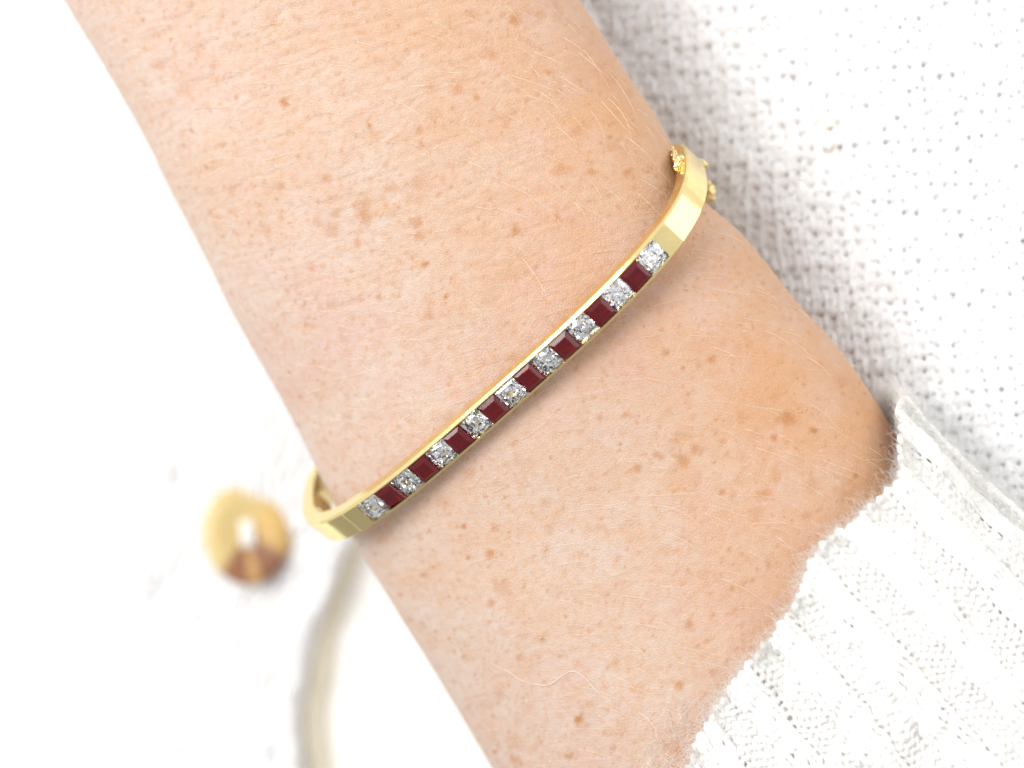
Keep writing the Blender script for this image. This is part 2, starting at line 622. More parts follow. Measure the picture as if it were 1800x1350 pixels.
# a few hairs standing off the right-hand outline near the bangle
for k in range(34):
    sv = rng.uniform(-6.2, 2.2)
    pv = rng.uniform(0.02, 0.25)
    base = arm_pt(np.array(sv), np.array(pv))
    t = np.linspace(0, 1, PH)
    Lh = rng.uniform(0.15, 0.5)
    dirv = np.array([DV[0] * 0.5 + NV[0] * 0.35, DV[1] * 0.5 + NV[1] * 0.35, rng.uniform(-.1, .2)]) if sv > -1.5 else np.array([NV[0] * .2 + rng.normal(0, .15), -0.9, 0.1])
    dirv = dirv / np.linalg.norm(dirv)
    q = base + dirv * (Lh * t)[:, None] + np.array([NV[0], NV[1], 0]) * (0.12 * Lh * np.sin(t * 3))[:, None]
    hp.append(q)
    hr.append(0.0016 * (1 - 0.75 * t))
V, F = tubes(np.array(hp), np.array(hr), 3)
hair = mesh_np('arm_hair', V, F, M_HAIR)
hair['kind'] = 'stuff'
childof(hair, person)

# ------------------------------------------------------------------ bangle
cx, cy, cz, rx, ry, rz, BA, BB, BN, BW, PITCH, PHS = (-0.16797879, 0.59780384, -1.46348867, 0.37347873, -0.31634654, 0.72357226, 3.30072544, 1.74527494, 3.11911698, 0.30635499, 0.29096995, -0.16026229)
RM = (Matrix.Rotation(rz, 4, 'Z') @ Matrix.Rotation(ry, 4, 'Y') @ Matrix.Rotation(rx, 4, 'X'))
bracelet = empty('bangle_bracelet', (cx, cy, cz), 'yellow gold bangle round the wrist, channel set with alternating square rubies and diamonds', 'bracelet')
bracelet.rotation_euler = RM.to_euler()


def hoop(Nn=1400):
    t = np.linspace(0, 2 * math.pi, Nn * 2 + 1)
    c, s = np.cos(t), np.sin(t)
    nn = np.where(s >= 0, BN, BN + (1.62 - BN) * np.clip(-s * 4, 0, 1))
    bb = np.where(s >= 0, BB, 1.7)
    return t, BA * np.sign(c) * np.abs(c) ** (2 / nn), bb * np.sign(s) * np.abs(s) ** (2 / np.where(s >= 0, BN, 2.0))


tt, hx, hz = hoop()
seg = np.r_[0, np.cumsum(np.hypot(np.diff(hx), np.diff(hz)))]
TOT = seg[-1]
mid = np.interp(math.pi / 2, tt, seg)


def at(l):
    l = np.mod(l, TOT)
    e = 0.01
    p = np.array([np.interp(l, seg, hx), np.interp(l, seg, hz)])
    q = np.array([np.interp(np.mod(l + e, TOT), seg, hx), np.interp(np.mod(l + e, TOT), seg, hz)])
    q0 = np.array([np.interp(np.mod(l - e, TOT), seg, hx), np.interp(np.mod(l - e, TOT), seg, hz)])
    T = (q - q0) / np.linalg.norm(q - q0)     # direction of growing l: right -> top -> left
    Nn = np.array([T[1], -T[0]])              # outward
    return p, T, Nn


ls_ = [mid + PHS - (k - 8) * PITCH for k in range(17)]
l_hi = ls_[0] + PITCH * 0.5 + 0.004          # left end of the channel
l_lo = ls_[-1] - PITCH * 0.5 - 0.004         # right end
GRO = 0.17
HW = 0.147
stations = []
for l in np.arange(l_lo, l_hi, 0.03):
    stations.append((l, GRO))
stations = [(l_lo, 0.0), (l_lo + 0.0005, GRO)] + stations[1:] + [(l_hi - 0.0005, GRO), (l_hi, 0.0)]
l = l_hi + 0.03
while l < l_lo + TOT - 0.02:
    stations.append((l, 0.0))
    l += 0.035
rings = []
T0 = 0.20
# the plate beyond the last stones stays flat and meets the curved shank at a soft crease
pl_, tl_, nl_ = at(l_hi)
pr_, tr_, nr_ = at(l_lo)
for l, g in stations:
    p, T, Nn = at(l)
    dl = (l - l_hi) if l < l_hi + 0.26 else None
    dr = ((l_lo + TOT) - l) if l > l_lo + TOT - 0.24 else None
    flat = 0.0
    if dl is not None and dl > 0:
        p = p * 0.35 + (pl_ + tl_ * dl) * 0.65
        Nn = nl_
    if dr is not None and dr > 0:
        p = p * 0.35 + (pr_ - tr_ * dr) * 0.65
        Nn = nr_
    back = abs(((l - mid + TOT / 2) % TOT) - TOT / 2) / (TOT / 2)   # 0 front 1 back
    ww = 1.0 - 0.10 * float(sstep(0.25, 0.6, back))
    # profile (y across, depth below outer face); +y = hand side
    prof = [(-0.176, T0), (-0.182, 0.03), (-0.179, 0.008), (-0.172, 0.0), (-HW - 0.002, 0.0), (-HW - 0.001, g), (HW + 0.001, g), (HW + 0.002, 0.0), (0.158, 0.0), (0.162, 0.002), (0.186, 0.030), (0.190, 0.040), (0.190, T0 - 0.02), (0.175, T0), (0.0, T0 + 0.012)]
    rings.append([(p[0] - Nn[0] * d, y * ww, p[1] - Nn[1] * d) for y, d in prof])
R_ = np.array(rings)
nr, npf = R_.shape[:2]
ix = np.arange(nr * npf).reshape(nr, npf)
a = ix
b = np.roll(ix, -1, 0)
F = np.stack([a, np.roll(a, -1, 1), np.roll(b, -1, 1), b], -1).reshape(-1, 4)
band = mesh_np('band', R_.reshape(-1, 3), F, M_GOLD, bracelet, True)
bm = bmesh.new()
bm.from_mesh(band.data)
bmesh.ops.recalc_face_normals(bm, faces=bm.faces)
for e in bm.edges:
    if len(e.link_faces) == 2 and e.calc_face_angle(0) > math.radians(13):
        e.smooth = False
bm.to_mesh(band.data)
bm.free()


def place(o, l, dz=0.0, rot=0.0):
    p, T, Nn = at(l)
    X = Vector((-T[0], 0, -T[1]))      # towards the right end
    Z = Vector((Nn[0], 0, Nn[1]))
    Y = Z.cross(X)
    m = Matrix((X, Y, Z)).transposed().to_4x4()
    m.translation = Vector((p[0] + Nn[0] * dz, 0, p[1] + Nn[1] * dz))
    o.matrix_basis = m @ Matrix.Rotation(rot, 4, 'Z')


def diamond_mesh(hx_, hy_, seed):
    r = np.random.default_rng(seed)
    bm = bmesh.new()
    j = lambda s: float(r.normal(0, s))
    tz, gz, cz_ = 0.020, -0.012, -0.155
    tw = 0.62 + j(.02)
    V = {}
    sq = [(-1, -1), (1, -1), (1, 1), (-1, 1)]
    tab = [bm.verts.new((a * hx_ * tw, b * hy_ * tw, tz)) for a, b in sq]
    tabm = [bm.verts.new(((sq[i][0] + sq[(i + 1) % 4][0]) / 2 * hx_ * (tw + .06), (sq[i][1] + sq[(i + 1) % 4][1]) / 2 * hy_ * (tw + .06), tz)) for i in range(4)]
    gir = [bm.verts.new((a * hx_, b * hy_, gz)) for a, b in sq]
    girm = [bm.verts.new(((sq[i][0] + sq[(i + 1) % 4][0]) / 2 * hx_, (sq[i][1] + sq[(i + 1) % 4][1]) / 2 * hy_, gz)) for i in range(4)]
    g2 = [bm.verts.new((a * hx_, b * hy_, gz - .008)) for a, b in sq]
    g2m = [bm.verts.new(((sq[i][0] + sq[(i + 1) % 4][0]) / 2 * hx_, (sq[i][1] + sq[(i + 1) % 4][1]) / 2 * hy_, gz - .008)) for i in range(4)]
    cul = bm.verts.new((j(.004), j(.004), cz_))
    loop = []
    for i in range(4):
        loop += [tab[i], tabm[i]]
    bm.faces.new(loop)
    for i in range(4):
        n_ = (i + 1) % 4
        # star and bezel facets
        bm.faces.new((gir[i], girm[i], tab[i]))
        bm.faces.new((girm[i], tabm[i], tab[i]))
        bm.faces.new((girm[i], tab[n_], tabm[i]))
        bm.faces.new((girm[i], gir[n_], tab[n_]))
        bm.faces.new((gir[i], g2[i], g2m[i], girm[i]))
        bm.faces.new((girm[i], g2m[i], g2[n_], gir[n_]))
    # pavilion: chevrons, corner ribs bulge out, mid-side ribs sit in
    d1, d2, m1, m2 = [], [], [], []
    for i in range(4):
        a, b = sq[i]
        d1.append(bm.verts.new((a * hx_ * (.70 + j(.02)), b * hy_ * (.70 + j(.02)), gz - .060 + j(.004))))
        d2.append(bm.verts.new((a * hx_ * (.36 + j(.02)), b * hy_ * (.36 + j(.02)), gz - .104 + j(.004))))
        n_ = (i + 1) % 4
        mx, my = (sq[i][0] + sq[n_][0]) / 2, (sq[i][1] + sq[n_][1]) / 2
        m1.append(bm.verts.new((mx * hx_ * (.72 + j(.02)) + j(.006), my * hy_ * (.72 + j(.02)) + j(.006), gz - .046 + j(.004))))
        m2.append(bm.verts.new((mx * hx_ * (.40 + j(.02)) + j(.006), my * hy_ * (.40 + j(.02)) + j(.006), gz - .098 + j(.004))))
    for i in range(4):
        n_ = (i + 1) % 4
        bm.faces.new((g2[i], d1[i], g2m[i]))
        bm.faces.new((g2m[i], d1[i], m1[i]))
        bm.faces.new((g2m[i], m1[i], d1[n_]))
        bm.faces.new((g2m[i], d1[n_], g2[n_]))
        bm.faces.new((d1[i], d2[i], m1[i]))
        bm.faces.new((m1[i], d2[i], m2[i]))
        bm.faces.new((m1[i], m2[i], d2[n_]))
        bm.faces.new((m1[i], d2[n_], d1[n_]))
        bm.faces.new((d2[i], cul, m2[i]))
        bm.faces.new((m2[i], cul, d2[n_]))
    bmesh.ops.recalc_face_normals(bm, faces=bm.faces)
    me = bpy.data.meshes.new('diamond')
    bm.to_mesh(me)
    bm.free()
    me.materials.append(M_DIAM)
    return me


def ruby_mesh(hx_, hy_, seed):
    r = np.random.default_rng(seed)
    ox, oy = float(r.normal(0, .006)), float(r.normal(0, .006))
    tw = float(r.uniform(.56, .68))
    lv = [(tw, 0.036, 1), (tw + (1 - tw) * .85, 0.006, .3), (1.0, -0.010, 0), (1.0, -0.020, 0), (.78, -0.070, .3), (.50, -0.115, .3), (.16, -0.145, .3)]
    V, Fc = [], []
    for f, z, o in lv:
        for a, b in ((-1, -1), (1, -1), (1, 1), (-1, 1)):
            V.append((a * hx_ * f + ox * o, b * hy_ * f + oy * o, z))
    Fc.append((0, 1, 2, 3))
    for k in range(len(lv) - 1):
        for i in range(4):
            Fc.append((k * 4 + i, k * 4 + (i + 1) % 4, k * 4 + 4 + (i + 1) % 4, k * 4 + 4 + i))
    e = (len(lv) - 1) * 4
    Fc.append((e + 3, e + 2, e + 1, e))
    me = bpy.data.meshes.new('ruby')
    me.from_pydata(V, [], Fc)
    bm = bmesh.new()
    bm.from_mesh(me)
    bmesh.ops.recalc_face_normals(bm, faces=bm.faces)
    bm.to_mesh(me)
    bm.free()
    me.materials.append(M_RUBY)
    return me


for k in range(17):
    if k % 2 == 0:
        o = bpy.data.objects.new('diamond', diamond_mesh(0.1495, HW - .001, 100 + k))
    else:
        o = bpy.data.objects.new('ruby', ruby_mesh(0.1395, HW - .001, 100 + k))
    scn.collection.objects.link(o)
    o.parent = bracelet
    place(o, ls_[k], -0.012 + float(rng.normal(0, .002)), float(rng.normal(0, .012)))
    o.matrix_basis = o.matrix_basis @ Matrix.Rotation(float(rng.normal(0, .05)), 4, 'X') @ Matrix.Rotation(float(rng.normal(0, .05)), 4, 'Y')

# safety chain and its lugs
chain = bpy.data.objects.new('safety_chain', None)
scn.collection.objects.link(chain)
chain.parent = bracelet
chain.matrix_parent_inverse = Matrix.Identity(4)
Minv = (Matrix.Translation((cx, cy, cz)) @ RM).inverted()


def wpt(x, y, z):
    q = px2w(x, y, z)
    return Vector((q[0], q[1], z))


cpts = [wpt(*q) for q in ((1176, 264, -0.9), (1183, 269, -0.5), (1188, 280, -0.22), (1196, 279, -0.3), (1189, 289, -0.12), (1193, 297, -0.15), (1200, 289, -0.2), (1204, 299, -0.15), (1201, 309, -0.2), (1205, 297, -0.6), (1212, 292, -1.4), (1219, 290, -1.9), (1230, 286, -1.3), (1238, 290, -1.3), (1228, 302, -2.0), (1232, 318, -2.1), (1246, 330, -1.6), (1252, 335, -1.5), (1246, 343, -1.5), (1253, 350, -1.6), (1238, 356, -1.9), (1220, 366, -2.3))]
# resample
dense = []
for i in range(len(cpts) - 1):
    for t in np.linspace(0, 1, 20, endpoint=False):
        dense.append(cpts[i].lerp(cpts[i + 1], t))
dense = np.array([tuple(v) for v in dense])
dd = np.r_[0, np.cumsum(np.linalg.norm(np.diff(dense, axis=0), axis=1))]


def torus_mesh(name, R, r, stretch=1.35, nu=16, nv=6):
    V, Fc = [], []
    for i in range(nu):
        a = 2 * math.pi * i / nu
        for j in range(nv):
            b = 2 * math.pi * j / nv
            V.append(((R + r * math.cos(b)) * math.cos(a) * stretch, (R + r * math.cos(b)) * math.sin(a), r * math.sin(b)))
    for i in range(nu):
        for j in range(nv):
            Fc.append((i * nv + j, ((i + 1) % nu) * nv + j, ((i + 1) % nu) * nv + (j + 1) % nv, i * nv + (j + 1) % nv))
    me = bpy.data.meshes.new(name)
    me.from_pydata(V, [], Fc)
    for p in me.polygons:
        p.use_smooth = True
    me.materials.append(M_GOLD2)
    return me


link_me = torus_mesh('chain_link', 0.040, 0.018)
bead_bm = bmesh.new()
bmesh.ops.create_icosphere(bead_bm, subdivisions=2, radius=0.036)
bead_me = bpy.data.meshes.new('chain_bead')
bead_bm.to_mesh(bead_me)
bead_bm.free()
for p in bead_me.polygons:
    p.use_smooth = True
bead_me.materials.append(M_GOLD2)
nl = int(dd[-1] / 0.066)
for k in range(nl):
    q = [np.interp(k * 0.066, dd, dense[:, i]) for i in range(3)]
    q2 = [np.interp(k * 0.066 + 0.03, dd, dense[:, i]) for i in range(3)]
    T = (Vector(q2) - Vector(q)).normalized()
    o = bpy.data.objects.new('chain_link', link_me)
    scn.collection.objects.link(o)
    o.parent = chain
    mm = T.to_track_quat('X', 'Z').to_matrix().to_4x4() @ Matrix.Rotation(math.pi / 2 * (k % 2) + 0.4 + float(rng.normal(0, .2)), 4, 'X')
    mm.translation = Vector(q)
    o.matrix_basis = Minv @ mm
    if k % 2 == 0:
        b_ = bpy.data.objects.new('chain_bead', bead_me)
        scn.collection.objects.link(b_)
        b_.parent = chain
        b_.location = Minv @ (Vector(q) + Vector(rng.normal(0, 0.022, 3)))
# soldered lug the chain hangs from, and the snap clasp at the back
lug = bpy.data.objects.new('chain_lug', torus_mesh('chain_lug', 0.05, 0.018, 1.0))
scn.collection.objects.link(lug)
lug.parent = bracelet
mm = Matrix.Rotation(0.8, 4, 'X')
mm.translation = wpt(1194, 290, -0.28)
lug.matrix_basis = Minv @ mm
p, T, Nn = at(mid + TOT * 0.40)
V, Fc = [], []
for sx in (-.32, .32):
    for y, z in ((-.15, -.21), (-.15, .012), (-.12, .03), (.15, .03), (.18, .012), (.18, -.21)):
        V.append((sx, y, z))
Fc = [(0, 1, 2, 3, 4, 5), (11, 10, 9, 8, 7, 6)] + [(i, (i + 1) % 6, 6 + (i + 1) % 6, 6 + i) for i in range(6)]
clasp = mesh_py('clasp', V, Fc, M_GOLD, bracelet)
place(clasp, mid + TOT * 0.40)


# ------------------------------------------------------------------ knitting
def knit(nrows, ncols, wst, hst, mapf, r, depth, P=12, rib=0, seed=1, k=4, jit=1.0):
    t = np.arange(ncols * P + 1) / P * 2 * math.pi
    X = wst * (t / (2 * math.pi)) + 0.115 * wst * np.sin(2 * t)
    Yl = 0.80 * hst * np.cos(t)
    Zl = -depth * np.cos(2 * t)
    rows = np.arange(nrows)
    Xg = np.broadcast_to(X, (nrows, len(t))).copy()
    Yg = rows[:, None] * hst + Yl[None, :]
    Zg = np.broadcast_to(Zl, (nrows, len(t))).copy()
    if rib:
        col = Xg / (wst * rib)
        f = np.cos(col * math.pi)
        Zg = Zg * np.tanh(f * 6) + 0.036 * np.tanh(f * 2.2)
    s1 = vnoise(Xg / wst * 0.9, Yg / hst * 0.9, seed)
    s2 = vnoise(Xg / wst * 0.9 + 31, Yg / hst * 0.9, seed + 1)
    s3 = vnoise(Xg / wst * 0.35, Yg / hst * 0.35, seed + 2)
    Xg = Xg + jit * (0.24 * wst * s1 + 0.25 * wst * s3)
    Yg = Yg + jit * (0.28 * hst * s2 + 0.2 * hst * s3)
    Zg = Zg + 0.02 * s1 + 0.02 * s3
    P3, ref = mapf(Xg, Yg, Zg)
    rad = r * (1 + 0.22 * vnoise(Xg / wst * 2.1, rows[:, None] * 3.7 + 0 * Xg, seed + 5))
    return tubes(P3, rad, k, ref)


def fuzz(base, nrm, n, L0, L1, r, seed, curl=1.0, flat=0.6, P=5):
    """n curly fibres starting at random base points"""
    g = np.random.default_rng(seed)
    idx = g.integers(0, len(base), n)
    b = base[idx]
    nn = nrm[idx]
    d = g.normal(0, 1, (n, 3))
    d = d - flat * (d * nn).sum(1, keepdims=True) * nn + nn * g.uniform(0.0, 0.9, (n, 1))
    d /= np.linalg.norm(d, axis=1, keepdims=True)
    d2 = np.cross(d, nn) + g.normal(0, .3, (n, 3))
    L = g.uniform(L0, L1, (n, 1, 1)) * g.uniform(.5, 1, (n, 1, 1))
    t = np.linspace(0, 1, P)[None, :, None]
    c = g.normal(0, curl, (n, 1, 1))
    c2 = g.uniform(.3, 1, (n, 1, 1)) * curl
    path = b[:, None] + L * (t * d[:, None] + 0.28 * c * t * t * d2[:, None] + 0.09 * c2 * np.sin(t * 7 + g.uniform(0, 6, (n, 1, 1))) * d2[:, None] + 0.07 * c2 * np.cos(t * 6) * nn[:, None])
    return tubes(path, r * (1 - 0.6 * t[..., 0]), 3)


cardigan = empty('cardigan', (0, 0, -7), 'white fuzzy knitted cardigan behind the wrist, with an amber button and a ribbed sleeve', 'cardigan')

# ---- sleeve
SE = contour([(1590, 800), (1500, 925), (1430, 985), (1390, 1070), (1360, 1120), (1300, 1190), (1250, 1280), (1215, 1350)], 0.0)
o_ = np.argsort(SE[1])
se_w, se_s = SE[1][o_], SE[0][o_]


def s_edge(wv):
    e = np.interp(wv, np.r_[-3.4, se_w[:-1], 3.45, 3.75, 4.1], np.r_[6.6, se_s[:-1], 3.12, 2.72, 2.38])
    return e


OFF = 0.22
# tabulate sleeve section by arc length at a mean station
phs = np.linspace(-1.1, math.pi + 0.9, 500)


def sleeve_surf(sv, phi, off):
    ext = 0.03 + 0.30 * np.clip(sv - 2.6, 0, 9)
    return arm_pt(sv, phi, off, ext * 1.0)


q = sleeve_surf(np.full(500, 4.5), phs, OFF)
arc = np.r_[0, np.cumsum(np.linalg.norm(np.diff(q, axis=0), axis=1))]


def sleeve_map(X, Y, Z):
    Xc = np.clip(X, 0, arc[-1])
    phi = np.interp(Xc, arc, phs)
    w0 = sleeve_surf(np.full_like(phi, 4.5), phi, OFF)[..., :2] @ NV
    under = sstep(0.0, -0.6, np.sin(phi))
    for _k in range(4):
        s0 = s_edge(w0)
        w0 = sleeve_surf(s0, phi, OFF)[..., :2] @ NV
    s0 = s_edge(w0)
    sv = s0 + Y + 0.05 * vnoise(X * 1.7, Y * 0 + 3, 55) + 0.03 * vnoise(X * 6, Y * 0 + 9, 56)
    wob = 0.07 * vnoise(X * 0.9, Y * 0.8, 41) + 0.04 * vnoise(X * 2.2, Y * 1.8, 42)
    lift = 0.05 * sstep(0.5, 0, Y)
    p0 = sleeve_surf(sv, phi, OFF + wob - lift * 0)
    e = 1e-3
    pa = sleeve_surf(sv, phi + e, OFF) - sleeve_surf(sv, phi - e, OFF)
    pb = sleeve_surf(sv + e, phi, OFF) - sleeve_surf(sv - e, phi, OFF)
    nn = np.cross(pa, pb)
    nn /= np.linalg.norm(nn, axis=-1, keepdims=True) + 1e-12
    # outward
    cen = sv[..., None] * np.r_[DV, 0] + np.array([0.6 * NV[0], 0.6 * NV[1], -1.8])
    sg = np.sign(((p0 - cen) * nn).sum(-1, keepdims=True))
    nn = nn * sg
    return p0 + nn * Z[..., None], nn


WST, HST = 0.125, 0.104
ncol = int(arc[-1] / WST) - 1
nrow = 54
V, F = knit(nrow, ncol, WST, HST, sleeve_map, 0.042, 0.020, P=10, rib=3, seed=61, jit=0.7)
sleeve = mesh_np('sleeve', V, F, M_WOOL)
childof(sleeve, cardigan)
sleeve['kind'] = 'stuff'
sleeve['label'] = 'ribbed white sleeve end with a fuzzy uneven edge'
# inner layer of matted wool behind the loops
gx, gy = np.meshgrid(np.linspace(0.05, arc[-1] - 0.05, 150), np.r_[0.10, np.linspace(0.16, 5.4, 90)], indexing='ij')
B, BNn = sleeve_map(gx, gy + 0.05 * vnoise(gx * 5, gy * 0, 77), np.full_like(gx, -0.035))
ix = np.arange(gx.size).reshape(gx.shape)
F = np.stack([ix[:-1, :-1], ix[1:, :-1], ix[1:, 1:], ix[:-1, 1:]], -1).reshape(-1, 4)
lin = mesh_np('sleeve_backing', B.reshape(-1, 3), F, M_WOOL)
childof(lin, cardigan)
# fibres on the sleeve
gx = rng.uniform(float(np.interp(-0.15, phs, arc)), float(np.interp(2.6, phs, arc)), 16000)
gy = np.abs(rng.uniform(0, 1, 16000) ** 1.5) * 4.6
B1, N1 = sleeve_map(gx, gy, np.full_like(gx, 0.02))
V1, F1 = fuzz(B1, N1, 10500, 0.07, 0.24, 0.0030, 5, 1.5, 0.85)
gx = rng.uniform(float(np.interp(-0.5, phs, arc)), float(np.interp(2.6, phs, arc)), 9000)
gy = rng.normal(-0.07, 0.035, 9000)
B2, N2 = sleeve_map(gx, gy, rng.normal(0, .03, gx.shape))
V2, F2 = fuzz(B2, N2, 6500, 0.08, 0.30, 0.0019, 6, 1.5, 0.75)
# extra fluff at the corner standing off the arm, and along the outline of the sleeve
corner = px2w(1560, 705, -0.9)
cb = np.array([[*(px2w(1556 + 62 * t + rng.normal(0, 7), 700 + 95 * t + rng.normal(0, 10), -1.0)), -1.0 + rng.normal(0, .09)] for t in rng.uniform(0, 1, 1500)])
V3, F3 = fuzz(cb, np.tile([0.3, 0.3, 0.9], (1500, 1)), 4200, 0.10, 0.34, 0.0023, 8, 1.8, 0.2)
# wisps lying on the skin below the cuff
wx, wy = rng.uniform(1080, 1290, 700), rng.uniform(1215, 1350, 700)
keep = (wx + wy * 0.9 > 2310)
wb = []
for x_, y_ in zip(wx[keep], wy[keep]):
    i, j, d2 = skin_at(x_, y_)
    if d2 < 100:
        wb.append(Parm[i, j] + np.array([rng.normal(0, .03), rng.normal(0, .03), 0.03]))
wb = np.array(wb)
V4, F4 = fuzz(wb, np.tile([0.0, 0.0, 1.0], (len(wb), 1)), 420, 0.12, 0.4, 0.0014, 9, 1.5, 0.95)
# one long stray fibre
st = [(842, 1146), (870, 1172), (893, 1178), (915, 1197), (945, 1203), (965, 1206), (985, 1190), (1003, 1177), (1025, 1185), (1045, 1212), (1075, 1235), (1110, 1243), (1140, 1262), (1158, 1290)]
sp = []
for x_, y_ in st:
    i, j, d2 = skin_at(x_, y_)
    q = px2w(x_, y_, Parm[i, j][2])
    sp.append([q[0], q[1], Parm[i, j][2] + 0.02])
sp = np.array(sp)
ti = np.linspace(0, len(sp) - 1, 90)
sp = np.stack([smooth1(np.interp(ti, np.arange(len(sp)), sp[:, i]), 2.5) for i in range(3)], -1)
V5, F5 = tubes(sp[None], np.full((1, 90), 0.0032), 4)
Vs, Fs, o0 = [], [], 0
gx = rng.uniform(float(np.interp(-0.25, phs, arc)), float(np.interp(0.55, phs, arc)), 4000)
gy = rng.uniform(-0.05, 3.6, 4000)
B6, N6 = sleeve_map(gx, gy, np.full_like(gx, 0.03))
V6, F6 = fuzz(B6, N6, 7000, 0.10, 0.30, 0.0026, 16, 1.8, 0.6)
for v, f in ((V1, F1), (V2, F2), (V3, F3), (V4, F4), (V5, F5), (V6, F6)):
    Vs.append(v)
    Fs.append(f + o0)
    o0 += len(v)
fz = mesh_np('sleeve_fuzz', np.concatenate(Vs), np.concatenate(Fs), M_FUZZ)
fz['kind'] = 'stuff'
childof(fz, cardigan)

# a thick twisted roll of yarn at the cuff corner
cr = np.array([[*px2w(x, y, z), z] for x, y, z in ((1556, 702, -1.0), (1566, 722, -.95), (1572, 748, -.95), (1590, 768, -.9), (1600, 790, -.85), (1597, 815, -.8), (1590, 840, -.7))])
ti = np.linspace(0, 6, 60)
cr = np.stack([smooth1(np.interp(ti, np.arange(7), cr[:, i]), 3) for i in range(3)], -1)
strands = []
for k in range(3):
    a = ti * 3.4 + k * 2.1
    strands.append(cr + 0.035 * np.stack([np.cos(a), 0.6 * np.sin(a), np.sin(a)], -1) + 0.012 * np.stack([vnoise(ti * 2 + k * 9, ti * 0, 3), vnoise(ti * 2, ti * 0 + k, 4), 0 * ti], -1))
V, F = tubes(np.array(strands), 0.026 * (1 + 0.3 * np.sin(ti * 5))[None], 7)
ey = mesh_np('edge_yarn', V, F, M_WOOL)
childof(ey, cardigan)


# ---- body of the cardigan: deep on the left, rising to the right behind the arm
def body_z(X, Y):
    s = X * DV[0] + Y * DV[1]
    wv = X * NV[0] + Y * NV[1]
    zl = -8.25 + 0.18 * vnoise(X * .25, Y * .22, 91) + 0.10 * vnoise(X * .7, Y * .35, 92)
    zr = -2.4 + 0.42 * np.clip(wv - 3.2, 0, 5) - 0.05 * np.clip(wv - 3.2, 0, 9) ** 2 + 0.10 * np.clip(s, -6, 4) + 0.12 * vnoise(X * .4, Y * .4, 93)
    t = sstep(-2.8, 2.6, wv)
    return zl * (1 - t) + zr * t


def plane_map(x0, y0, rot, zf, zoff=0.0):
    c, s = math.cos(rot), math.sin(rot)

    def f(X, Y, Z):
        x = x0 + X * c - Y * s
        y = y0 + X * s + Y * c
        z = zf(x, y) + zoff
        e = 0.02
        nx = -(zf(x + e, y) - zf(x - e, y)) / (2 * e)
        ny = -(zf(x, y + e) - zf(x, y - e)) / (2 * e)
        nn = np.stack([nx, ny, np.ones_like(nx)], -1)
        nn /= np.linalg.norm(nn, axis=-1, keepdims=True)
        return np.stack([x, y, z], -1) + nn * Z[..., None], nn
    return f


# right-hand visible part in fine stitches (columns run up the picture)
fm = plane_map(0.2, -7.4, 0.06, body_z)
V, F = knit(108, 58, 0.17, 0.15, fm, 0.085, 0.010, P=8, seed=71, jit=0.85)
bk = mesh_np('body_knit', V, F, M_WOOLB)
bk['kind'] = 'stuff'
childof(bk, cardigan)
gx, gy = np.meshgrid(np.linspace(-14, 15, 150), np.linspace(-13, 13, 140), indexing='ij')
gz = body_z(gx, gy) + 0.034
ix = np.arange(gx.size).reshape(gx.shape)
F = np.stack([ix[:-1, :-1], ix[1:, :-1], ix[1:, 1:], ix[:-1, 1:]], -1).reshape(-1, 4)
bs = mesh_np('body_panel', np.stack([gx, gy, gz], -1).reshape(-1, 3), F, M_WOOL)
childof(bs, cardigan)
n_ = 26000
bx, by = rng.uniform(1.0, 8.5, n_), rng.uniform(-5, 7, n_)
kp = (bx * NV[0] + by * NV[1]) > 2.0
bx, by = bx[kp], by[kp]
Bz = np.stack([bx, by, body_z(bx, by) + 0.03], -1)
V, F = fuzz(Bz, np.tile([0, 0, 1.0], (len(Bz), 1)), 19000, 0.10, 0.30, 0.0030, 15, 1.3, 0.8)
fz = mesh_np('body_fuzz', V, F, M_FUZZ)
fz['kind'] = 'stuff'
childof(fz, cardigan)

# ---- left front panel lying over the other one, its rolled edge casting a soft shade
ed = [(655, 820), (632, 925), (602, 985), (576, 1042), (556, 1118), (536, 1202), (526, 1266), (533, 1350), (560, 1460), (600, 1600)]
PZ = -7.75
eq = np.array([px2w(x, y, PZ) for x, y in ed])
# extend up behind the arm
eq = np.concatenate([[eq[0] + np.array([3.2, 8.5])], [eq[0] + np.array([1.2, 3.4])], eq])
ly = eq[::-1, 1]
lx = eq[::-1, 0]


def edge_x(y):
    return np.interp(y, ly, lx) + 0.018 * vnoise(y * 2.1, y * 0 + 2, 3) + 0.012 * vnoise(y * 7, y * 0 + 5, 4)


def panel_z(X, Y):
    d = edge_x(Y) - X
    base = body_z(X, Y)
    rise = (PZ - (-8.25)) * sstep(7.5, 0.6, d)
    return base + rise + 0.10 * vnoise(X * .5, Y * .3, 95)


rowsY = np.linspace(-12.5, 12.5, 200)
dist = np.r_[np.linspace(8, 0.8, 60), np.linspace(0.75, 0, 14)]
gy2, gd = np.meshgrid(rowsY, dist, indexing='ij')
gx2 = edge_x(gy2) - gd
gz2 = panel_z(gx2, gy2) - 0.16 * (1 - np.clip(gd / 0.12, 0, 1)) ** 2
topv = np.stack([gx2, gy2, gz2], -1)
bd = dist[::-1][:30]
gy3, gd3 = np.meshgrid(rowsY, bd, indexing='ij')
gx3 = edge_x(gy3) - gd3 - 0.02
gz3 = panel_z(gx3, gy3) - 0.19 - 0.06 * np.clip(gd3 / .3, 0, 1)
ALL = np.concatenate([topv, np.stack([gx3, gy3, gz3], -1)], 1)
ix = np.arange(ALL.shape[0] * ALL.shape[1]).reshape(ALL.shape[:2])
F = np.stack([ix[:-1, :-1], ix[1:, :-1], ix[1:, 1:], ix[:-1, 1:]], -1).reshape(-1, 4)
fp = mesh_np('front_panel', ALL.reshape(-1, 3), F, M_WOOLB)
childof(fp, cardigan)


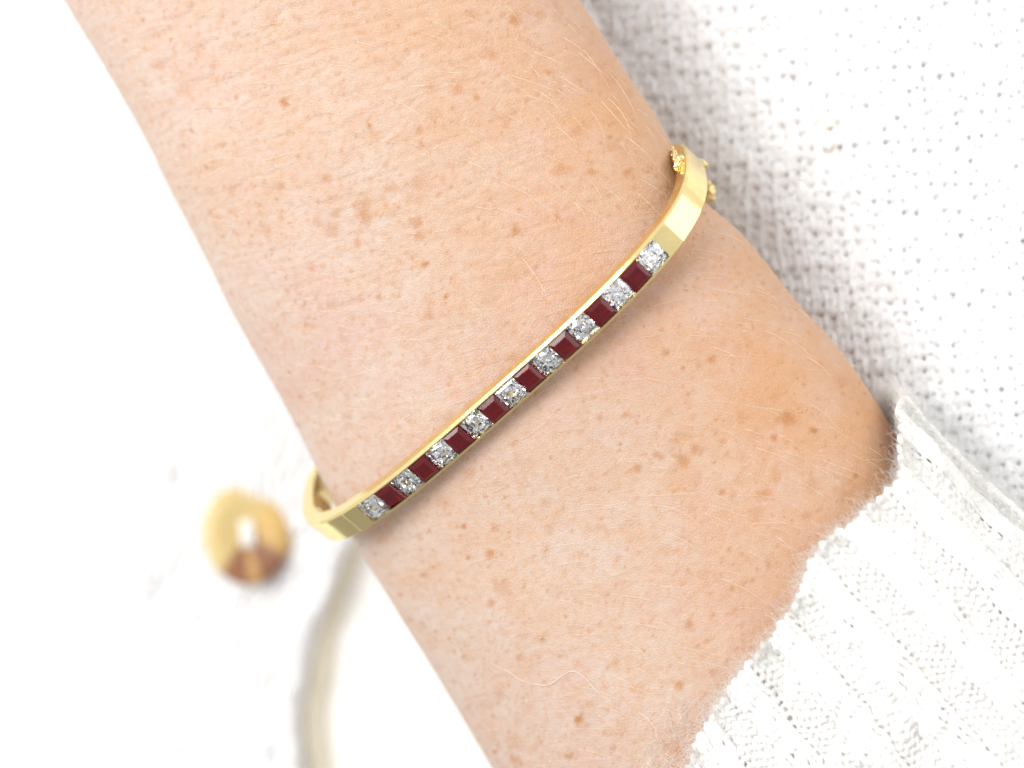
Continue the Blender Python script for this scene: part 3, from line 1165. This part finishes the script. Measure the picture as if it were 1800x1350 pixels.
def fmz(X, Y, Z):
    y = -8.0 + Y
    x = edge_x(y) - 0.12 - X
    z = panel_z(x, y) + 0.03
    nn = np.broadcast_to(np.array([0, 0, 1.0]), x.shape + (3,))
    return np.stack([x, y, z], -1) + nn * Z[..., None], nn


V, F = knit(64, 36, 0.26, 0.22, fmz, 0.105, 0.022, P=8, seed=81)
fk = mesh_np('front_knit', V, F, M_WOOLB)
fk['kind'] = 'stuff'
childof(fk, cardigan)

# beige strip painting the shade in the gap beside the front panel's edge
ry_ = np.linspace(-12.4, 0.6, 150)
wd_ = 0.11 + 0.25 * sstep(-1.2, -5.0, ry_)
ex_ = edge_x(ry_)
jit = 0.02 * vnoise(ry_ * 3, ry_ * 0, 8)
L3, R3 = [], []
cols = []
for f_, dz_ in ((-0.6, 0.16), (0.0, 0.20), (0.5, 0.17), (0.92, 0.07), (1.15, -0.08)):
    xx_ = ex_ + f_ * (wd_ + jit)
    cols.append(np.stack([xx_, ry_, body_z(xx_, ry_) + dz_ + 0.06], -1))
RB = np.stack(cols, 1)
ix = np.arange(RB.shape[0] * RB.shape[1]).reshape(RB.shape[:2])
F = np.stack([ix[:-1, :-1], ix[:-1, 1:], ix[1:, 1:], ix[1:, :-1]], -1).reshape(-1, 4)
gap_shd = mesh_np('ribbon_facing', RB.reshape(-1, 3), F, simple('beige_ribbon', (0.80, 0.745, 0.60), 0.85))
childof(gap_shd, cardigan)

# ---- button
bq = px2w(434, 939, -7.6)
BR = 0.635
prof = [(0.0, 0.085), (0.10, 0.085), (0.16, 0.09), (0.30, 0.115), (0.42, 0.14), (0.52, 0.135), (0.59, 0.10), (0.63, 0.04), (0.635, 0.0), (0.60, -0.05), (0.45, -0.09), (0.0, -0.10)]
V, Fc = [], []
nu = 48
holes = []
for r_, z_ in prof[1:-1]:
    for i in range(nu):
        a = 2 * math.pi * i / nu
        V.append((r_ * math.cos(a), r_ * math.sin(a), z_))
for k in range(len(prof) - 3):
    for i in range(nu):
        Fc.append((k * nu + i, k * nu + (i + 1) % nu, (k + 1) * nu + (i + 1) % nu, (k + 1) * nu + i))
Fc.append(tuple(range(nu)))
Fc.append(tuple(range(len(V) - nu, len(V)))[::-1])
but = mesh_py('button', V, Fc, M_BUTTON, None, True)
but['label'] = 'round amber button with two brown streaks'
but.parent = cardigan
but.matrix_parent_inverse = Matrix.Translation(cardigan.location).inverted()
bzz = float(panel_z(np.array(bq[0]), np.array(bq[1])))
but.location = (bq[0], bq[1], -7.6)
but.scale = (0.99, 1.17, 0.8)
but.rotation_euler = (math.radians(-6), math.radians(9), math.radians(8))
# sewing thread, a loop of several strands through the middle
strs = []
for k in range(7):
    a = np.linspace(0, math.pi, 14)
    ox = (k - 3) * 0.026
    strs.append(np.stack([ox + 0.008 * np.sin(a * 2 + k), 0.155 * np.cos(a), 0.07 + 0.085 * np.sin(a) + 0.01 * (k % 2)], -1))
V, F = tubes(np.array(strs), np.full((7, 14), 0.018), 6, np.array([1.0, 0.05, 0.02]))
th = mesh_np('thread', V, F, M_THREAD, but)

# ------------------------------------------------------------------ small bits of straw caught in the wool
def fleck(x, y, L, ang, wd, label, z=None):
    q = px2w(x, y, -2.4)
    zz = (float(body_z(np.array(q[0]), np.array(q[1]))) + 0.16) if z is None else z
    q = px2w(x, y, zz)
    t = np.linspace(-.5, .5, 9)
    c = np.stack([L * t, 0.12 * L * (t * 2) ** 2, 0.02 * np.cos(t * 3)], -1)
    V, F = tubes(c[None], (wd * (1 - (2 * t) ** 2 * 0.8))[None], 5, np.array([0, 0.1, 1.0]))
    o = mesh_np('straw_fleck', V, F, M_STRAW)
    o.location = (q[0], q[1], zz)
    o.rotation_euler = (0, 0, math.radians(ang))
    o['label'] = label
    o['category'] = 'straw fleck'
    o['group'] = 'straw flecks caught in the wool'


fleck(1459, 225, 0.13, 18, 0.020, 'upper, shorter and darker straw fleck on the white knit at upper right')
fleck(1463, 262, 0.16, 62, 0.018, 'lower, longer and steeper straw fleck on the white knit at upper right')
